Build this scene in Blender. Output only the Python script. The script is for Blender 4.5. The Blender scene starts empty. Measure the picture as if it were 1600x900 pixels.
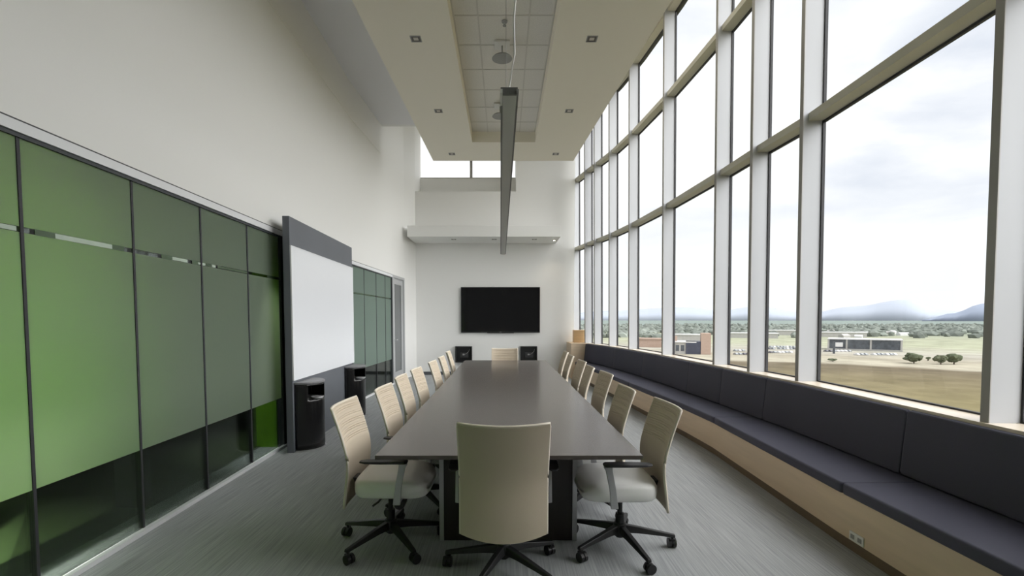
import bpy, bmesh, math, random
from mathutils import Vector, Matrix
random.seed(7)
S = bpy.context.scene
COL = S.collection

# ------------------------------------------------------------------ camera
F_PX, HORIZON, VPX, PITCH = 740.0, 499.0, 787.0, math.radians(2.8)
cam_d = bpy.data.cameras.new('camera'); cam = bpy.data.objects.new('camera', cam_d); COL.objects.link(cam)
cam.location = (0, 0, 1.5); cam.rotation_euler = (math.radians(90) - PITCH, 0, 0)
cam_d.sensor_fit = 'HORIZONTAL'; cam_d.sensor_width = 36.0; cam_d.lens = 36.0 * F_PX / 1600.0
cam_d.shift_x = (800 - VPX) / 1600.0
cam_d.shift_y = (HORIZON + F_PX * math.tan(PITCH) - 450) / 1600.0
cam_d.clip_start = 0.05; cam_d.clip_end = 40000
S.camera = cam

# ------------------------------------------------------------------ colour management, exposure
S.view_settings.view_transform = 'Standard'; S.view_settings.look = 'None'
S.view_settings.gamma = 1.0; S.view_settings.use_curve_mapping = False
S.view_settings.exposure = 0.06
S.cycles.transparent_max_bounces = 24
S.cycles.max_bounces = 12; S.cycles.diffuse_bounces = 7

# ------------------------------------------------------------------ sky (overcast) and the veiled sun
SKY_STRENGTH = 1.10
SUN_STRENGTH = 7.0
WASH = 25.0  # strength of the unseen corridor spots that make the film glow
W = bpy.data.worlds.new('overcast_sky'); S.world = W; W.use_nodes = True
nt = W.node_tree; nt.nodes.clear()
def N(t, kind, **kw):
    n = t.nodes.new(kind)
    for k, v in kw.items(): setattr(n, k, v)
    return n
wo = N(nt, 'ShaderNodeOutputWorld'); bg = N(nt, 'ShaderNodeBackground'); bg.inputs['Strength'].default_value = SKY_STRENGTH
tc = N(nt, 'ShaderNodeTexCoord'); sx = N(nt, 'ShaderNodeSeparateXYZ'); nt.links.new(tc.outputs['Generated'], sx.inputs[0])
mp = N(nt, 'ShaderNodeMapping'); mp.inputs['Scale'].default_value = (1.5, 1.5, 5.5); mp.inputs['Location'].default_value = (0.37, 1.9, 0.15)
nt.links.new(tc.outputs['Generated'], mp.inputs[0])
nz = N(nt, 'ShaderNodeTexNoise'); nz.inputs['Scale'].default_value = 1.35; nz.inputs['Detail'].default_value = 7; nz.inputs['Roughness'].default_value = 0.52; nz.inputs['Distortion'].default_value = 0.35
nt.links.new(mp.outputs[0], nz.inputs['Vector'])
cr = N(nt, 'ShaderNodeValToRGB'); e = cr.color_ramp.elements
e[0].position = 0.36; e[0].color = (0.73, 0.77, 0.85, 1); e[1].position = 0.56; e[1].color = (1.0, 1.0, 1.0, 1)
m_ = cr.color_ramp.elements.new(0.47); m_.color = (0.86, 0.885, 0.935, 1)
nt.links.new(nz.outputs['Fac'], cr.inputs[0])
hr = N(nt, 'ShaderNodeMapRange'); hr.inputs['From Min'].default_value = 0.02; hr.inputs['From Max'].default_value = 0.24
nt.links.new(sx.outputs['Z'], hr.inputs['Value'])
mx = N(nt, 'ShaderNodeMixRGB'); mx.inputs['Color1'].default_value = (0.93, 0.945, 0.96, 1)
nt.links.new(hr.outputs[0], mx.inputs['Fac']); nt.links.new(cr.outputs[0], mx.inputs['Color2'])
hz = N(nt, 'ShaderNodeMapRange'); hz.inputs['From Min'].default_value = 0.35; hz.inputs['From Max'].default_value = 0.8; hz.inputs['To Max'].default_value = 0.75
nt.links.new(sx.outputs['Z'], hz.inputs['Value'])
mx2 = N(nt, 'ShaderNodeMixRGB'); mx2.inputs['Color2'].default_value = (0.93, 0.95, 0.99, 1)
nt.links.new(hz.outputs[0], mx2.inputs['Fac']); nt.links.new(mx.outputs[0], mx2.inputs['Color1'])
nt.links.new(mx2.outputs[0], bg.inputs['Color']); nt.links.new(bg.outputs[0], wo.inputs[0])

sd = bpy.data.lights.new('veiled_sun', 'SUN'); sun = bpy.data.objects.new('veiled_sun', sd); COL.objects.link(sun)
sd.energy = SUN_STRENGTH; sd.angle = math.radians(100); sd.color = (1.0, 0.985, 0.96)
sun.rotation_euler = Vector((-0.80, 0.36, -0.45)).to_track_quat('-Z', 'Y').to_euler()

# ------------------------------------------------------------------ materials
MATS = {}
def mat(name, color, rough=0.6, metal=0.0, spec=0.5, noise=None, bump=None, coat=0.0):
    """principled material; noise=(scale xyz, amount, detail) varies the colour, bump=(scale xyz, strength)"""
    m = bpy.data.materials.new(name); m.use_nodes = True; t = m.node_tree
    b = t.nodes['Principled BSDF']
    b.inputs['Base Color'].default_value = (*color, 1); b.inputs['Roughness'].default_value = rough
    b.inputs['Metallic'].default_value = metal; b.inputs['Specular IOR Level'].default_value = spec
    b.inputs['Coat Weight'].default_value = coat
    if noise or bump:
        c = N(t, 'ShaderNodeTexCoord')
    if noise:
        sc, amt, det = noise
        mp = N(t, 'ShaderNodeMapping'); mp.inputs['Scale'].default_value = sc
        t.links.new(c.outputs['Object'], mp.inputs[0])
        n = N(t, 'ShaderNodeTexNoise'); n.inputs['Scale'].default_value = 1.0; n.inputs['Detail'].default_value = det
        t.links.new(mp.outputs[0], n.inputs['Vector'])
        r = N(t, 'ShaderNodeValToRGB')
        r.color_ramp.elements[0].position = 0.3; r.color_ramp.elements[1].position = 0.7
        r.color_ramp.elements[0].color = (*[v * (1 - amt) for v in color], 1)
        r.color_ramp.elements[1].color = (*[min(1, v * (1 + amt)) for v in color], 1)
        t.links.new(n.outputs['Fac'], r.inputs[0]); t.links.new(r.outputs[0], b.inputs['Base Color'])
    if bump:
        sc, st = bump
        mp = N(t, 'ShaderNodeMapping'); mp.inputs['Scale'].default_value = sc
        t.links.new(c.outputs['Object'], mp.inputs[0])
        n = N(t, 'ShaderNodeTexNoise'); n.inputs['Scale'].default_value = 1.0; n.inputs['Detail'].default_value = 4
        t.links.new(mp.outputs[0], n.inputs['Vector'])
        bp = N(t, 'ShaderNodeBump'); bp.inputs['Strength'].default_value = st; bp.inputs['Distance'].default_value = 0.01
        t.links.new(n.outputs['Fac'], bp.inputs['Height']); t.links.new(bp.outputs[0], b.inputs['Normal'])
    MATS[name] = m
    return m
def glassy(name, tint, gloss=0.06):
    m = bpy.data.materials.new(name); m.use_nodes = True; t = m.node_tree; t.nodes.clear()
    o = N(t, 'ShaderNodeOutputMaterial'); tr = N(t, 'ShaderNodeBsdfTransparent'); tr.inputs[0].default_value = (*tint, 1)
    g = N(t, 'ShaderNodeBsdfGlossy'); g.inputs['Roughness'].default_value = 0.02
    fr = N(t, 'ShaderNodeFresnel'); fr.inputs[0].default_value = 1.35
    mu = N(t, 'ShaderNodeMath', operation='MULTIPLY'); mu.inputs[1].default_value = gloss
    mi = N(t, 'ShaderNodeMixShader'); t.links.new(fr.outputs[0], mu.inputs[0]); t.links.new(mu.outputs[0], mi.inputs[0])
    t.links.new(tr.outputs[0], mi.inputs[1]); t.links.new(g.outputs[0], mi.inputs[2]); t.links.new(mi.outputs[0], o.inputs[0])
    MATS[name] = m; return m
def frosted(name, tint, back):
    m = bpy.data.materials.new(name); m.use_nodes = True; t = m.node_tree; t.nodes.clear()
    o = N(t, 'ShaderNodeOutputMaterial'); tl = N(t, 'ShaderNodeBsdfTranslucent'); tl.inputs[0].default_value = (*tint, 1)
    d = N(t, 'ShaderNodeBsdfDiffuse'); d.inputs[0].default_value = (*back, 1)
    a = N(t, 'ShaderNodeAddShader'); t.links.new(tl.outputs[0], a.inputs[0]); t.links.new(d.outputs[0], a.inputs[1])
    g = N(t, 'ShaderNodeBsdfGlossy'); g.inputs['Roughness'].default_value = 0.22
    fr = N(t, 'ShaderNodeFresnel'); fr.inputs[0].default_value = 1.4
    mu = N(t, 'ShaderNodeMath', operation='MULTIPLY'); mu.inputs[1].default_value = 0.15
    mi = N(t, 'ShaderNodeMixShader'); t.links.new(fr.outputs[0], mu.inputs[0]); t.links.new(mu.outputs[0], mi.inputs[0])
    t.links.new(a.outputs[0], mi.inputs[1]); t.links.new(g.outputs[0], mi.inputs[2]); t.links.new(mi.outputs[0], o.inputs[0])
    MATS[name] = m; return m
def emis(name, color, strength):
    m = bpy.data.materials.new(name); m.use_nodes = True; t = m.node_tree; t.nodes.clear()
    o = N(t, 'ShaderNodeOutputMaterial'); em = N(t, 'ShaderNodeEmission'); em.inputs[0].default_value = (*color, 1); em.inputs[1].default_value = strength
    t.links.new(em.outputs[0], o.inputs[0]); MATS[name] = m; return m

M_WALL = mat('white_wall_paint', (0.80, 0.80, 0.785), 0.55, bump=((30, 30, 30), 0.03))
M_SOFFIT = mat('warm_white_plaster', (0.84, 0.80, 0.70), 0.7, bump=((25, 25, 25), 0.03))
M_CEIL = mat('upper_ceiling_paint', (0.78, 0.78, 0.80), 0.7, bump=((25, 25, 25), 0.03))
M_TILE = mat('mineral_ceiling_tile', (0.74, 0.72, 0.68), 0.9, noise=((60, 60, 60), 0.05, 3))
M_GRID = mat('ceiling_grid_metal', (0.62, 0.60, 0.56), 0.6)
M_ALU = mat('pale_aluminium', (0.44, 0.45, 0.475), 0.5, 0.15, noise=((4, 4, 0.8), 0.03, 2))
M_ALU_FACE = mat('bronze_grey_aluminium', (0.34, 0.33, 0.31), 0.5, 0.1, noise=((4, 4, 1), 0.03, 2))
M_TRANSOM = mat('champagne_aluminium', (0.55, 0.53, 0.45), 0.5, 0.1, noise=((3, 3, 3), 0.03, 2))
M_GASKET = mat('black_gasket', (0.03, 0.03, 0.035), 0.6)
M_GLASS = glassy('clear_window_glass', (0.985, 0.99, 0.99), 0.04)
M_PGLASS = glassy('tinted_partition_glass', (0.72, 0.78, 0.74), 0.8)
M_FROST = frosted('frosted_film', (0.72, 0.74, 0.62), (0.050, 0.063, 0.062))
M_FROST2 = frosted('grey_green_frosted_film', (0.40, 0.46, 0.41), (0.125, 0.155, 0.14))
M_DASH = mat('dark_film_dash', (0.07, 0.11, 0.06), 0.6)
M_PALE_DASH = mat('pale_film_dash', (0.42, 0.50, 0.42), 0.6)
M_DKFRAME = mat('charcoal_frame', (0.045, 0.05, 0.055), 0.5)
M_WTRIM = mat('white_trim_paint', (0.74, 0.75, 0.77), 0.5)
M_PANEL = mat('slate_grey_panel', (0.135, 0.145, 0.165), 0.55, noise=((2, 2, 2), 0.03, 2))
M_BOARD = mat('whiteboard_enamel', (0.80, 0.82, 0.86), 0.25)
M_TABLE = mat('espresso_laminate', (0.105, 0.090, 0.081), 0.22, spec=0.6, noise=((2, 30, 2), 0.10, 3))
M_PED = mat('dark_wood_pedestal', (0.030, 0.024, 0.022), 0.42, noise=((20, 20, 2), 0.2, 3))
M_SILVER = mat('brushed_silver', (0.52, 0.52, 0.54), 0.4, 0.6)
M_BACK = mat('beige_mesh_fabric', (0.55, 0.47, 0.365), 0.8, bump=((400, 400, 400), 0.15))
M_PIPE = mat('cream_edge_trim', (0.72, 0.66, 0.56), 0.6)
M_SEAT = mat('cream_leather', (0.91, 0.905, 0.885), 0.45, bump=((60, 60, 60), 0.05))
M_BLACK = mat('black_nylon', (0.016, 0.016, 0.017), 0.45)
M_ARM = mat('dark_arm_pad', (0.03, 0.03, 0.032), 0.5)
M_NAVY = mat('dark_navy_upholstery', (0.052, 0.052, 0.080), 0.7, bump=((500, 500, 500), 0.15))
M_MAPLE = mat('maple_veneer', (0.66, 0.52, 0.37), 0.5, noise=((1.2, 1.2, 14), 0.07, 4))
M_MAPLE_LIT = mat('orange_lit_maple', (0.80, 0.55, 0.30), 0.5, noise=((2, 2, 16), 0.07, 4))  # orange light falling on the wood is put into this colour
M_TOE = mat('brown_toe_kick', (0.16, 0.115, 0.075), 0.6, noise=((2, 2, 2), 0.1, 2))
M_TVSCR = mat('black_tv_glass', (0.012, 0.012, 0.013), 0.07, spec=0.5)
M_TVBEZ = mat('black_tv_bezel', (0.012, 0.012, 0.013), 0.35)
M_BIN = mat('gloss_black_steel', (0.012, 0.012, 0.013), 0.18, spec=0.6)
M_BINTOP = mat('grey_bin_lid', (0.20, 0.20, 0.21), 0.4)
M_CORD = mat('white_cord', (0.78, 0.78, 0.76), 0.5)
M_PEND = mat('grey_pendant_metal', (0.20, 0.20, 0.20), 0.45, 0.3)
M_PENDL = mat('grey_pendant_lens', (0.60, 0.60, 0.58), 0.5)
M_GREY = mat('grey_plastic', (0.30, 0.30, 0.295), 0.6)
M_LENS = mat('dim_downlight_lens', (0.55, 0.52, 0.46), 0.3)
M_HOLE_SHADE = mat('downlight_shade_plate', (0.10, 0.09, 0.08), 0.5)
M_LIME = mat('lime_green_wall', (0.26, 0.56, 0.03), 0.6)
M_CORRW = mat('corridor_grey_wall', (0.30, 0.29, 0.28), 0.7)
M_CORRD = mat('corridor_dark_wall', (0.10, 0.09, 0.085), 0.7)
M_CORRF = mat('corridor_dark_floor', (0.045, 0.07, 0.025), 0.35)  # green reflected from the lime wall is put into the floor colour
M_OUT = mat('white_outlet', (0.75, 0.75, 0.73), 0.4)

# carpet: grey with fine streaks running along the room
def carpet():
    m = bpy.data.materials.new('streaked_grey_carpet'); m.use_nodes = True; t = m.node_tree; b = t.nodes['Principled BSDF']
    c = N(t, 'ShaderNodeTexCoord'); mp = N(t, 'ShaderNodeMapping'); mp.inputs['Scale'].default_value = (110, 2.2, 1)
    mp.inputs['Rotation'].default_value = (0, 0, 0.02)
    t.links.new(c.outputs['Object'], mp.inputs[0])
    n = N(t, 'ShaderNodeTexNoise'); n.inputs['Scale'].default_value = 1.0; n.inputs['Detail'].default_value = 6; n.inputs['Roughness'].default_value = 0.6
    t.links.new(mp.outputs[0], n.inputs['Vector'])
    r = N(t, 'ShaderNodeValToRGB'); r.color_ramp.elements[0].position = 0.32; r.color_ramp.elements[1].position = 0.70
    r.color_ramp.elements[0].color = (0.285, 0.298, 0.306, 1); r.color_ramp.elements[1].color = (0.46, 0.475, 0.485, 1)
    t.links.new(n.outputs['Fac'], r.inputs[0]); t.links.new(r.outputs[0], b.inputs['Base Color'])
    b.inputs['Roughness'].default_value = 0.95; b.inputs['Specular IOR Level'].default_value = 0.15
    n2 = N(t, 'ShaderNodeTexNoise'); n2.inputs['Scale'].default_value = 300
    t.links.new(c.outputs['Object'], n2.inputs['Vector'])
    bp = N(t, 'ShaderNodeBump'); bp.inputs['Strength'].default_value = 0.25; bp.inputs['Distance'].default_value = 0.005
    t.links.new(n2.outputs['Fac'], bp.inputs['Height']); t.links.new(bp.outputs[0], b.inputs['Normal'])
    MATS['carpet'] = m; return m
M_CARPET = carpet()

# ------------------------------------------------------------------ mesh helpers
class MB:
    """collects shapes into one mesh"""
    def __init__(s): s.bm = bmesh.new()
    def box(s, x0, x1, y0, y1, z0, z1):
        v = [s.bm.verts.new(p) for p in ((x0,y0,z0),(x1,y0,z0),(x1,y1,z0),(x0,y1,z0),(x0,y0,z1),(x1,y0,z1),(x1,y1,z1),(x0,y1,z1))]
        for f in ((0,3,2,1),(4,5,6,7),(0,1,5,4),(1,2,6,5),(2,3,7,6),(3,0,4,7)): s.bm.faces.new([v[i] for i in f])
        return s
    def hexa(s, p):   # 8 points: bottom four, top four
        v = [s.bm.verts.new(q) for q in p]
        for f in ((0,3,2,1),(4,5,6,7),(0,1,5,4),(1,2,6,5),(2,3,7,6),(3,0,4,7)): s.bm.faces.new([v[i] for i in f])
        return s
    def prism(s, poly, z0, z1):   # plan polygon extruded in z
        a = [s.bm.verts.new((x, y, z0)) for x, y in poly]; b = [s.bm.verts.new((x, y, z1)) for x, y in poly]
        n = len(poly); s.bm.faces.new(a[::-1]); s.bm.faces.new(b)
        for i in range(n): s.bm.faces.new((a[i], a[(i+1) % n], b[(i+1) % n], b[i]))
        return s
    def loft(s, rings, caps=True, closed=True):
        V = [[s.bm.verts.new(p) for p in r] for r in rings]; n = len(V[0])
        for a, b in zip(V[:-1], V[1:]):
            for i in range(n if closed else n - 1):
                j = (i + 1) % n; s.bm.faces.new((a[i], a[j], b[j], b[i]))
        if caps and closed: s.bm.faces.new(V[0][::-1]); s.bm.faces.new(V[-1])
        return s
    def tube(s, pts, r, n=8):
        pts = [Vector(p) for p in pts]; rings = []
        rr = r if isinstance(r, (list, tuple)) else [r] * len(pts)
        for i, p in enumerate(pts):
            d = (pts[min(i+1, len(pts)-1)] - pts[max(i-1, 0)]).normalized()
            u = d.orthogonal().normalized() if abs(d.z) > 0.99 or i == 0 and False else d.cross(Vector((0, 0, 1)))
            if u.length < 1e-4: u = Vector((1, 0, 0))
            u.normalize(); w = u.cross(d).normalized()
            rings.append([p + (u * math.cos(a) + w * math.sin(a)) * rr[i] for a in [2*math.pi*k/n for k in range(n)]])
        return s.loft(rings)
    def cyl(s, c, r, z0, z1, n=20, r2=None):
        r2 = r if r2 is None else r2
        return s.loft([[(c[0]+r*math.cos(2*math.pi*k/n), c[1]+r*math.sin(2*math.pi*k/n), z0) for k in range(n)],
                       [(c[0]+r2*math.cos(2*math.pi*k/n), c[1]+r2*math.sin(2*math.pi*k/n), z1) for k in range(n)]])
    def disc_x(s, c, r, x0, x1, n=16):   # cylinder along x
        return s.loft([[(x, c[1]+r*math.cos(2*math.pi*k/n), c[2]+r*math.sin(2*math.pi*k/n)) for k in range(n)] for x in (x0, x1)])
    def build(s, name, m, parent=None, smooth=False, bevel=0, seg=2, loc=None):
        bmesh.ops.recalc_face_normals(s.bm, faces=s.bm.faces)
        me = bpy.data.meshes.new(name); s.bm.to_mesh(me); s.bm.free()
        me.materials.append(m)
        if smooth:
            for p in me.polygons: p.use_smooth = True
        o = bpy.data.objects.new(name, me); COL.objects.link(o)
        if parent: o.parent = parent
        if loc: o.location = loc
        if bevel:
            b = o.modifiers.new('bevel', 'BEVEL'); b.width = bevel; b.segments = seg; b.limit_method = 'ANGLE'; b.angle_limit = math.radians(40)
        return o
def tag(o, label, cat, group=None, kind=None):
    o['label'] = label; o['category'] = cat
    if group: o['group'] = group
    if kind: o['kind'] = kind
    return o
def thing(name, label, cat, loc=(0, 0, 0), rz=0, group=None):
    o = bpy.data.objects.new(name, None); COL.objects.link(o); o.empty_display_size = 0.1
    o.location = loc; o.rotation_euler = (0, 0, rz)
    return tag(o, label, cat, group)
def structure(o, label=None, cat=None):
    o['kind'] = 'structure'
    if label: o['label'] = label
    if cat: o['category'] = cat
    return o
def copy_tree(o, parent=None):
    c = o.copy(); COL.objects.link(c)
    if parent: c.parent = parent
    for ch in list(KIDS.get(o.name, o.children)): copy_tree(ch, c)
    return c
KIDS = {}
def interp(pts, d):
    """x along a plan polyline given as (x, d) points"""
    for (x0, d0), (x1, d1) in zip(pts[:-1], pts[1:]):
        if d <= d1: return x0 + (x1 - x0) * (d - d0) / (d1 - d0)
    return pts[-1][0]

# ------------------------------------------------------------------ plan of the room (x to the right, y into the depth)
LW = [(-2.342, -4.0), (-2.573, 5.6), (-2.64, 8.3), (-2.55, 10.9), (-2.49, 12.0), (-2.36, 12.8), (-2.36, 13.7)]
BACK = 12.8
Y0 = -4.0
GL = [(2.93, -4.0), (2.95, -2.2), (2.96, -0.6), (2.97, 1.05), (2.98, 2.71), (3.025, 4.56), (2.985, 5.40), (2.965, 6.26), (2.875, 8.04),
      (2.725, 9.64), (2.565, 10.74), (2.385, 11.56), (2.25, 12.10), (2.065, 12.92), (1.93, 13.10)]
LEAN = 0.011
SILL, T1, T2, T3 = 0.90, 3.37, 5.19, 6.56
TOP = 7.3
def gp(i, along, inward, z):
    """a point on the leaning window wall: station i, offset along the wall, offset inward, height"""
    x, y = GL[i]
    a = Vector(GL[max(i-1, 0)]); b = Vector(GL[min(i+1, len(GL)-1)]); t = (b - a).normalized(); n = Vector((-t.y, t.x))
    p = Vector((x, y)) + t * along + n * inward
    return (p.x + LEAN * (T1 - z), p.y, z)
def wslab(mb, i, z0, z1, in0, in1, a0=0.0, a1=0.0):
    pts = []
    for z in (z0, z1):
        pts += [gp(i, a0, in0, z), gp(i+1, -a1, in0, z), gp(i+1, -a1, in1, z), gp(i, a0, in1, z)]
    mb.hexa(pts)

# floor and ceilings
structure(MB().box(-6.5, 3.6, Y0 - 0.3, 14.2, -0.2, 0.0).build('floor', M_CARPET), 'grey carpet with fine streaks running towards the far wall', 'floor')
def soffit_poly(r):  # r: the recess cut out as four slabs
    pass
SX0 = lambda y: -1.619 + (y - 5.22) * (0.108 / 5.2)
SX1 = lambda y: 1.794 - (y - 5.22) * (0.292 / 5.02)
SE = 10.35; RX, RE, RN = 0.605, 9.28, -2.0
mb = MB()
for (ya, yb, side) in ((Y0, RN, 'a'), (RN, RE, 'l'), (RN, RE, 'r'), (RE, SE, 'a')):
    if side == 'a': poly = [(SX0(ya), ya), (SX1(ya), ya), (SX1(yb), yb), (SX0(yb), yb)]
    elif side == 'l': poly = [(SX0(ya), ya), (-RX, ya), (-RX, yb), (SX0(yb), yb)]
    else: poly = [(RX, ya), (SX1(ya), ya), (SX1(yb), yb), (RX, yb)]
    mb.prism(poly, 4.90, 5.10)
mb.prism([(SX0(Y0), Y0), (SX1(Y0), Y0), (SX1(SE), SE), (SX0(SE), SE)], 5.16, TOP)
structure(mb.build('ceiling', M_SOFFIT), 'warm white dropped soffit over the table with a long recess', 'ceiling')
tl = MB().box(-RX - 0.05, RX + 0.05, RN - 0.05, RE + 0.05, 5.10, 5.16).build('ceiling_tile_field', M_TILE, bpy.data.objects['ceiling'])
gm = MB()
for x in (-0.595, -0.305, 0.305, 0.595): gm.box(x - 0.009, x + 0.009, RN, RE, 5.094, 5.11)
y = 5.80 - 0.607 * 12
while y < RE:
    gm.box(-RX, RX, y - 0.008, y + 0.008, 5.095, 5.11); y += 0.607
gm.build('ceiling_grid', M_GRID, bpy.data.objects['ceiling'])
CL = 5.58
structure(MB().prism([(-2.75, Y0), (SX0(Y0) + 0.05, Y0), (SX0(SE) + 0.05, SE), (SX0(SE) + 0.05, 10.14), (-2.75, 10.14)], CL, CL + 0.1).build('ceiling', M_CEIL), 'pale upper ceiling strip between left wall and soffit', 'ceiling')
structure(MB().box(-2.8, SX0(SE) + 0.05, 10.14, 10.24, CL, TOP + 0.05).build('trim_1', M_WALL), 'bulkhead face at the end of the upper ceiling strip', 'trim')
structure(MB().prism([(-3.0, Y0 - 0.2)] + [(x + 0.08, y_) for x, y_ in GL] + [(1.95, 14.2), (-3.0, 14.2)], TOP, TOP + 0.15).build('ceiling', M_CEIL), 'highest ceiling plane under the roof', 'ceiling')

# walls
def wall_band(mb, pts, z0, z1, th, d0, d1):
    ys = sorted({d0, d1, *[p[1] for p in pts if d0 < p[1] < d1]})
    for a, b in zip(ys[:-1], ys[1:]):
        xa, xb = interp(pts, a), interp(pts, b)
        mb.prism([(xa, a), (xb, b), (xb - th, b), (xa - th, a)], z0, z1)
    return mb
TRIM_Z, GLASS_Z = 2.53, 2.465
S1A, S1B, S2A, S2B, DRA, DRB = Y0, 5.56, 8.0, 10.92, 10.97, 11.95
mb = MB(); wall_band(mb, LW, TRIM_Z, TOP, 0.18, Y0, 13.7)
for a, b in ((5.62, 7.98), (DRB + 0.02, 13.7)): wall_band(mb, LW, 0, TRIM_Z, 0.18, a, b)
structure(mb.build('wall_left', M_WALL), 'tall white wall above the green glass partition', 'wall')
mb = MB()
wall_band(mb, [(x + 0.008, y_) for x, y_ in LW], 4.96, 5.03, 0.1, Y0, 10.1)
structure(mb.build('added_ledge', M_WALL, bevel=0.007, seg=4), 'thin rounded ledge added to catch a streak of light high on the left wall', 'trim')  # ledge added so a soft streak of light shows on the wall
# back wall with the deep clerestory opening on its left
mb = MB()
mb.box(-2.60, 0.33, BACK, BACK + 0.12, 0, 4.905)
mb.box(0.33, 1.90, BACK, BACK + 1.0, 0, TOP)
mb.box(-2.60, 0.33, BACK + 0.1, 13.7, 4.805, 4.905)
mb.box(-2.60, 0.33, 13.6, 13.75, 4.88, 5.48)
structure(mb.build('wall_back', M_WALL), 'white far wall behind the television', 'wall')
structure(MB().box(-2.9, 4.0, Y0 - 0.15, Y0, 0, TOP).build('wall_rear', mat('grey_rear_wall', (0.30, 0.30, 0.30), 0.7)), 'grey wall behind the camera', 'wall')
structure(MB().box(-2.28, 1.62, BACK - 0.015, BACK, 0, 0.085).build('baseboard_back', mat('slate_baseboard', (0.085, 0.09, 0.10), 0.6)), 'dark grey baseboard along the far wall', 'baseboard')
# clerestory window
wn = structure(thing('window_1', 'bright clerestory window high above the far wall', 'window', (-0.95, 13.62, 5.48)))
MB().box(-2.5, 0.33, 13.62, 13.70, 5.46, 5.51).build('window_frame', M_ALU_FACE, wn, loc=(0.95, -13.62, -5.48))
MB().box(-0.955, -0.885, 13.60, 13.70, 5.48, TOP).build('mullion', M_ALU_FACE, wn, loc=(0.95, -13.62, -5.48))
for a, b in ((-2.5, -0.955), (-0.885, 0.33)):
    MB().box(a, b, 13.65, 13.66, 5.51, TOP).build('pane', M_GLASS, wn, loc=(0.95, -13.62, -5.48))

# right wall under the windows, sill, window bays
NG = len(GL)
mb = MB()
for i in range(NG - 1): wslab(mb, i, 0.0, SILL - 0.04 if i > 2 else TOP, -0.15, 0.0)
structure(mb.build('wall_right', M_WALL), 'low wall under the window sill behind the bench', 'wall')
mb = MB()
for i in range(NG - 2): wslab(mb, i, SILL - 0.04, SILL, -0.02, 0.225)
structure(mb.build('trim_3', mat('sky_paled_glossy_maple', (0.80, 0.70, 0.57), 0.22, noise=((1.2, 1.2, 14), 0.05, 4))), 'maple window sill behind the bench cushions', 'window sill')  # sill maple lightened so its colour carries the sky's reflection
mb = MB()
for i in range(NG - 1): wslab(mb, i, T3 + 0.07, TOP, -0.12, 0.05)
structure(mb.build('trim_4', M_DKFRAME), 'dark head band above the window wall', 'trim')
mb = MB()
for i in range(NG - 1): wslab(mb, i, TOP + 0.02, TOP + 0.2, -0.2, -0.081)
structure(mb.build('trim_5', M_CEIL), 'roof overhang outside the window wall', 'trim')
BAYW = ['behind the camera', 'behind the camera', 'beside the camera', 'nearest bay', 'widest near bay', 'second bay', 'third bay', 'fourth bay', 'fifth bay', 'sixth bay', 'seventh bay', 'eighth bay', 'ninth bay', 'last bay beside the far wall']
for i in range(3, NG - 1):
    r = structure(bpy.data.objects.new('window_%d' % (i - 1), None)); COL.objects.link(r)
    r['label'] = 'tall glazed bay of the right window wall, %s' % BAYW[i]; r['category'] = 'window'
    r.location = gp(i, 0, 0, SILL); inv = tuple(-v for v in r.location)
    fin_t = 0.05
    far_last = i == NG - 2
    # fin mullion standing at the near end of the bay: pale sides, darker room-facing edge
    mb = MB(); p = []
    for z in (SILL, TOP): p += [gp(i, 0, 0.0, z), gp(i, fin_t, 0.0, z), gp(i, fin_t, 0.198, z), gp(i, 0, 0.198, z)]
    mb.hexa(p); mu = mb.build('mullion', M_ALU, r, loc=inv)
    mb = MB(); p = []
    for z in (SILL, TOP): p += [gp(i, -0.001, 0.197, z), gp(i, fin_t + 0.001, 0.197, z), gp(i, fin_t + 0.001, 0.203, z), gp(i, -0.001, 0.203, z)]
    mb.hexa(p); mb.build('mullion_face', M_ALU_FACE, mu)
    for z in (T1, T2, T3):
        mb = MB(); wslab(mb, i, z, z + 0.07, 0.0, 0.15, fin_t, 0.0); mb.build('transom', M_TRANSOM, r, loc=inv)
    mb = MB()
    for z0, z1 in ((SILL, T1), (T1 + 0.07, T2), (T2 + 0.07, T3)):
        zs = ((z0, z0 + 0.012), (z1 - 0.02, z1))
        for a, b in zs: wslab(mb, i, a, b, -0.005, 0.02, fin_t, 0.0)
        for al0, al1, k in ((fin_t, fin_t + 0.03, i), (-0.014, 0.0, i + 1)):
            p = []
            for z in (z0, z1): p += [gp(k, al0, -0.005, z), gp(k, al1, -0.005, z), gp(k, al1, 0.022, z), gp(k, al0, 0.022, z)]
            mb.hexa(p)
    mb.build('gasket', M_GASKET, r, loc=inv)
    for z0, z1 in ((SILL, T1), (T1 + 0.07, T2), (T2 + 0.07, T3)):
        mb = MB(); wslab(mb, i, z0, z1, 0.0, 0.008, fin_t, 0.0); mb.build('pane', M_GLASS, r, loc=inv)

# ------------------------------------------------------------------ corridor behind the glass partition
structure(MB().prism([(-2.64, Y0), (-2.87, 6.0), (-2.95, 8.3), (-2.8, 12.5), (-6.2, 12.5), (-6.2, Y0)], 0.0, 0.012).build('floor', M_CORRF), 'dark corridor floor behind the glass partition', 'floor')
structure(MB().box(-6.3, -2.70, Y0, 12.6, 2.62, 2.72).build('ceiling', M_CORRW), 'grey corridor ceiling behind the glass partition', 'ceiling')
structure(MB().box(-3.55, -3.45, Y0, 3.0, 0, 1.45).build('wall_corridor', M_LIME), 'lime green corridor wall seen through frosted glass', 'wall')
structure(MB().box(-4.6, -4.5, 3.0, 12.5, 0, 2.62).build('wall_corridor', M_CORRD), 'dark corridor wall beyond the green one', 'wall')
structure(MB().box(-4.6, -2.62, Y0 - 0.1, Y0, 0, 2.62).build('wall_corridor', M_CORRD), 'dark end wall of the corridor behind the camera', 'wall')
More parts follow.
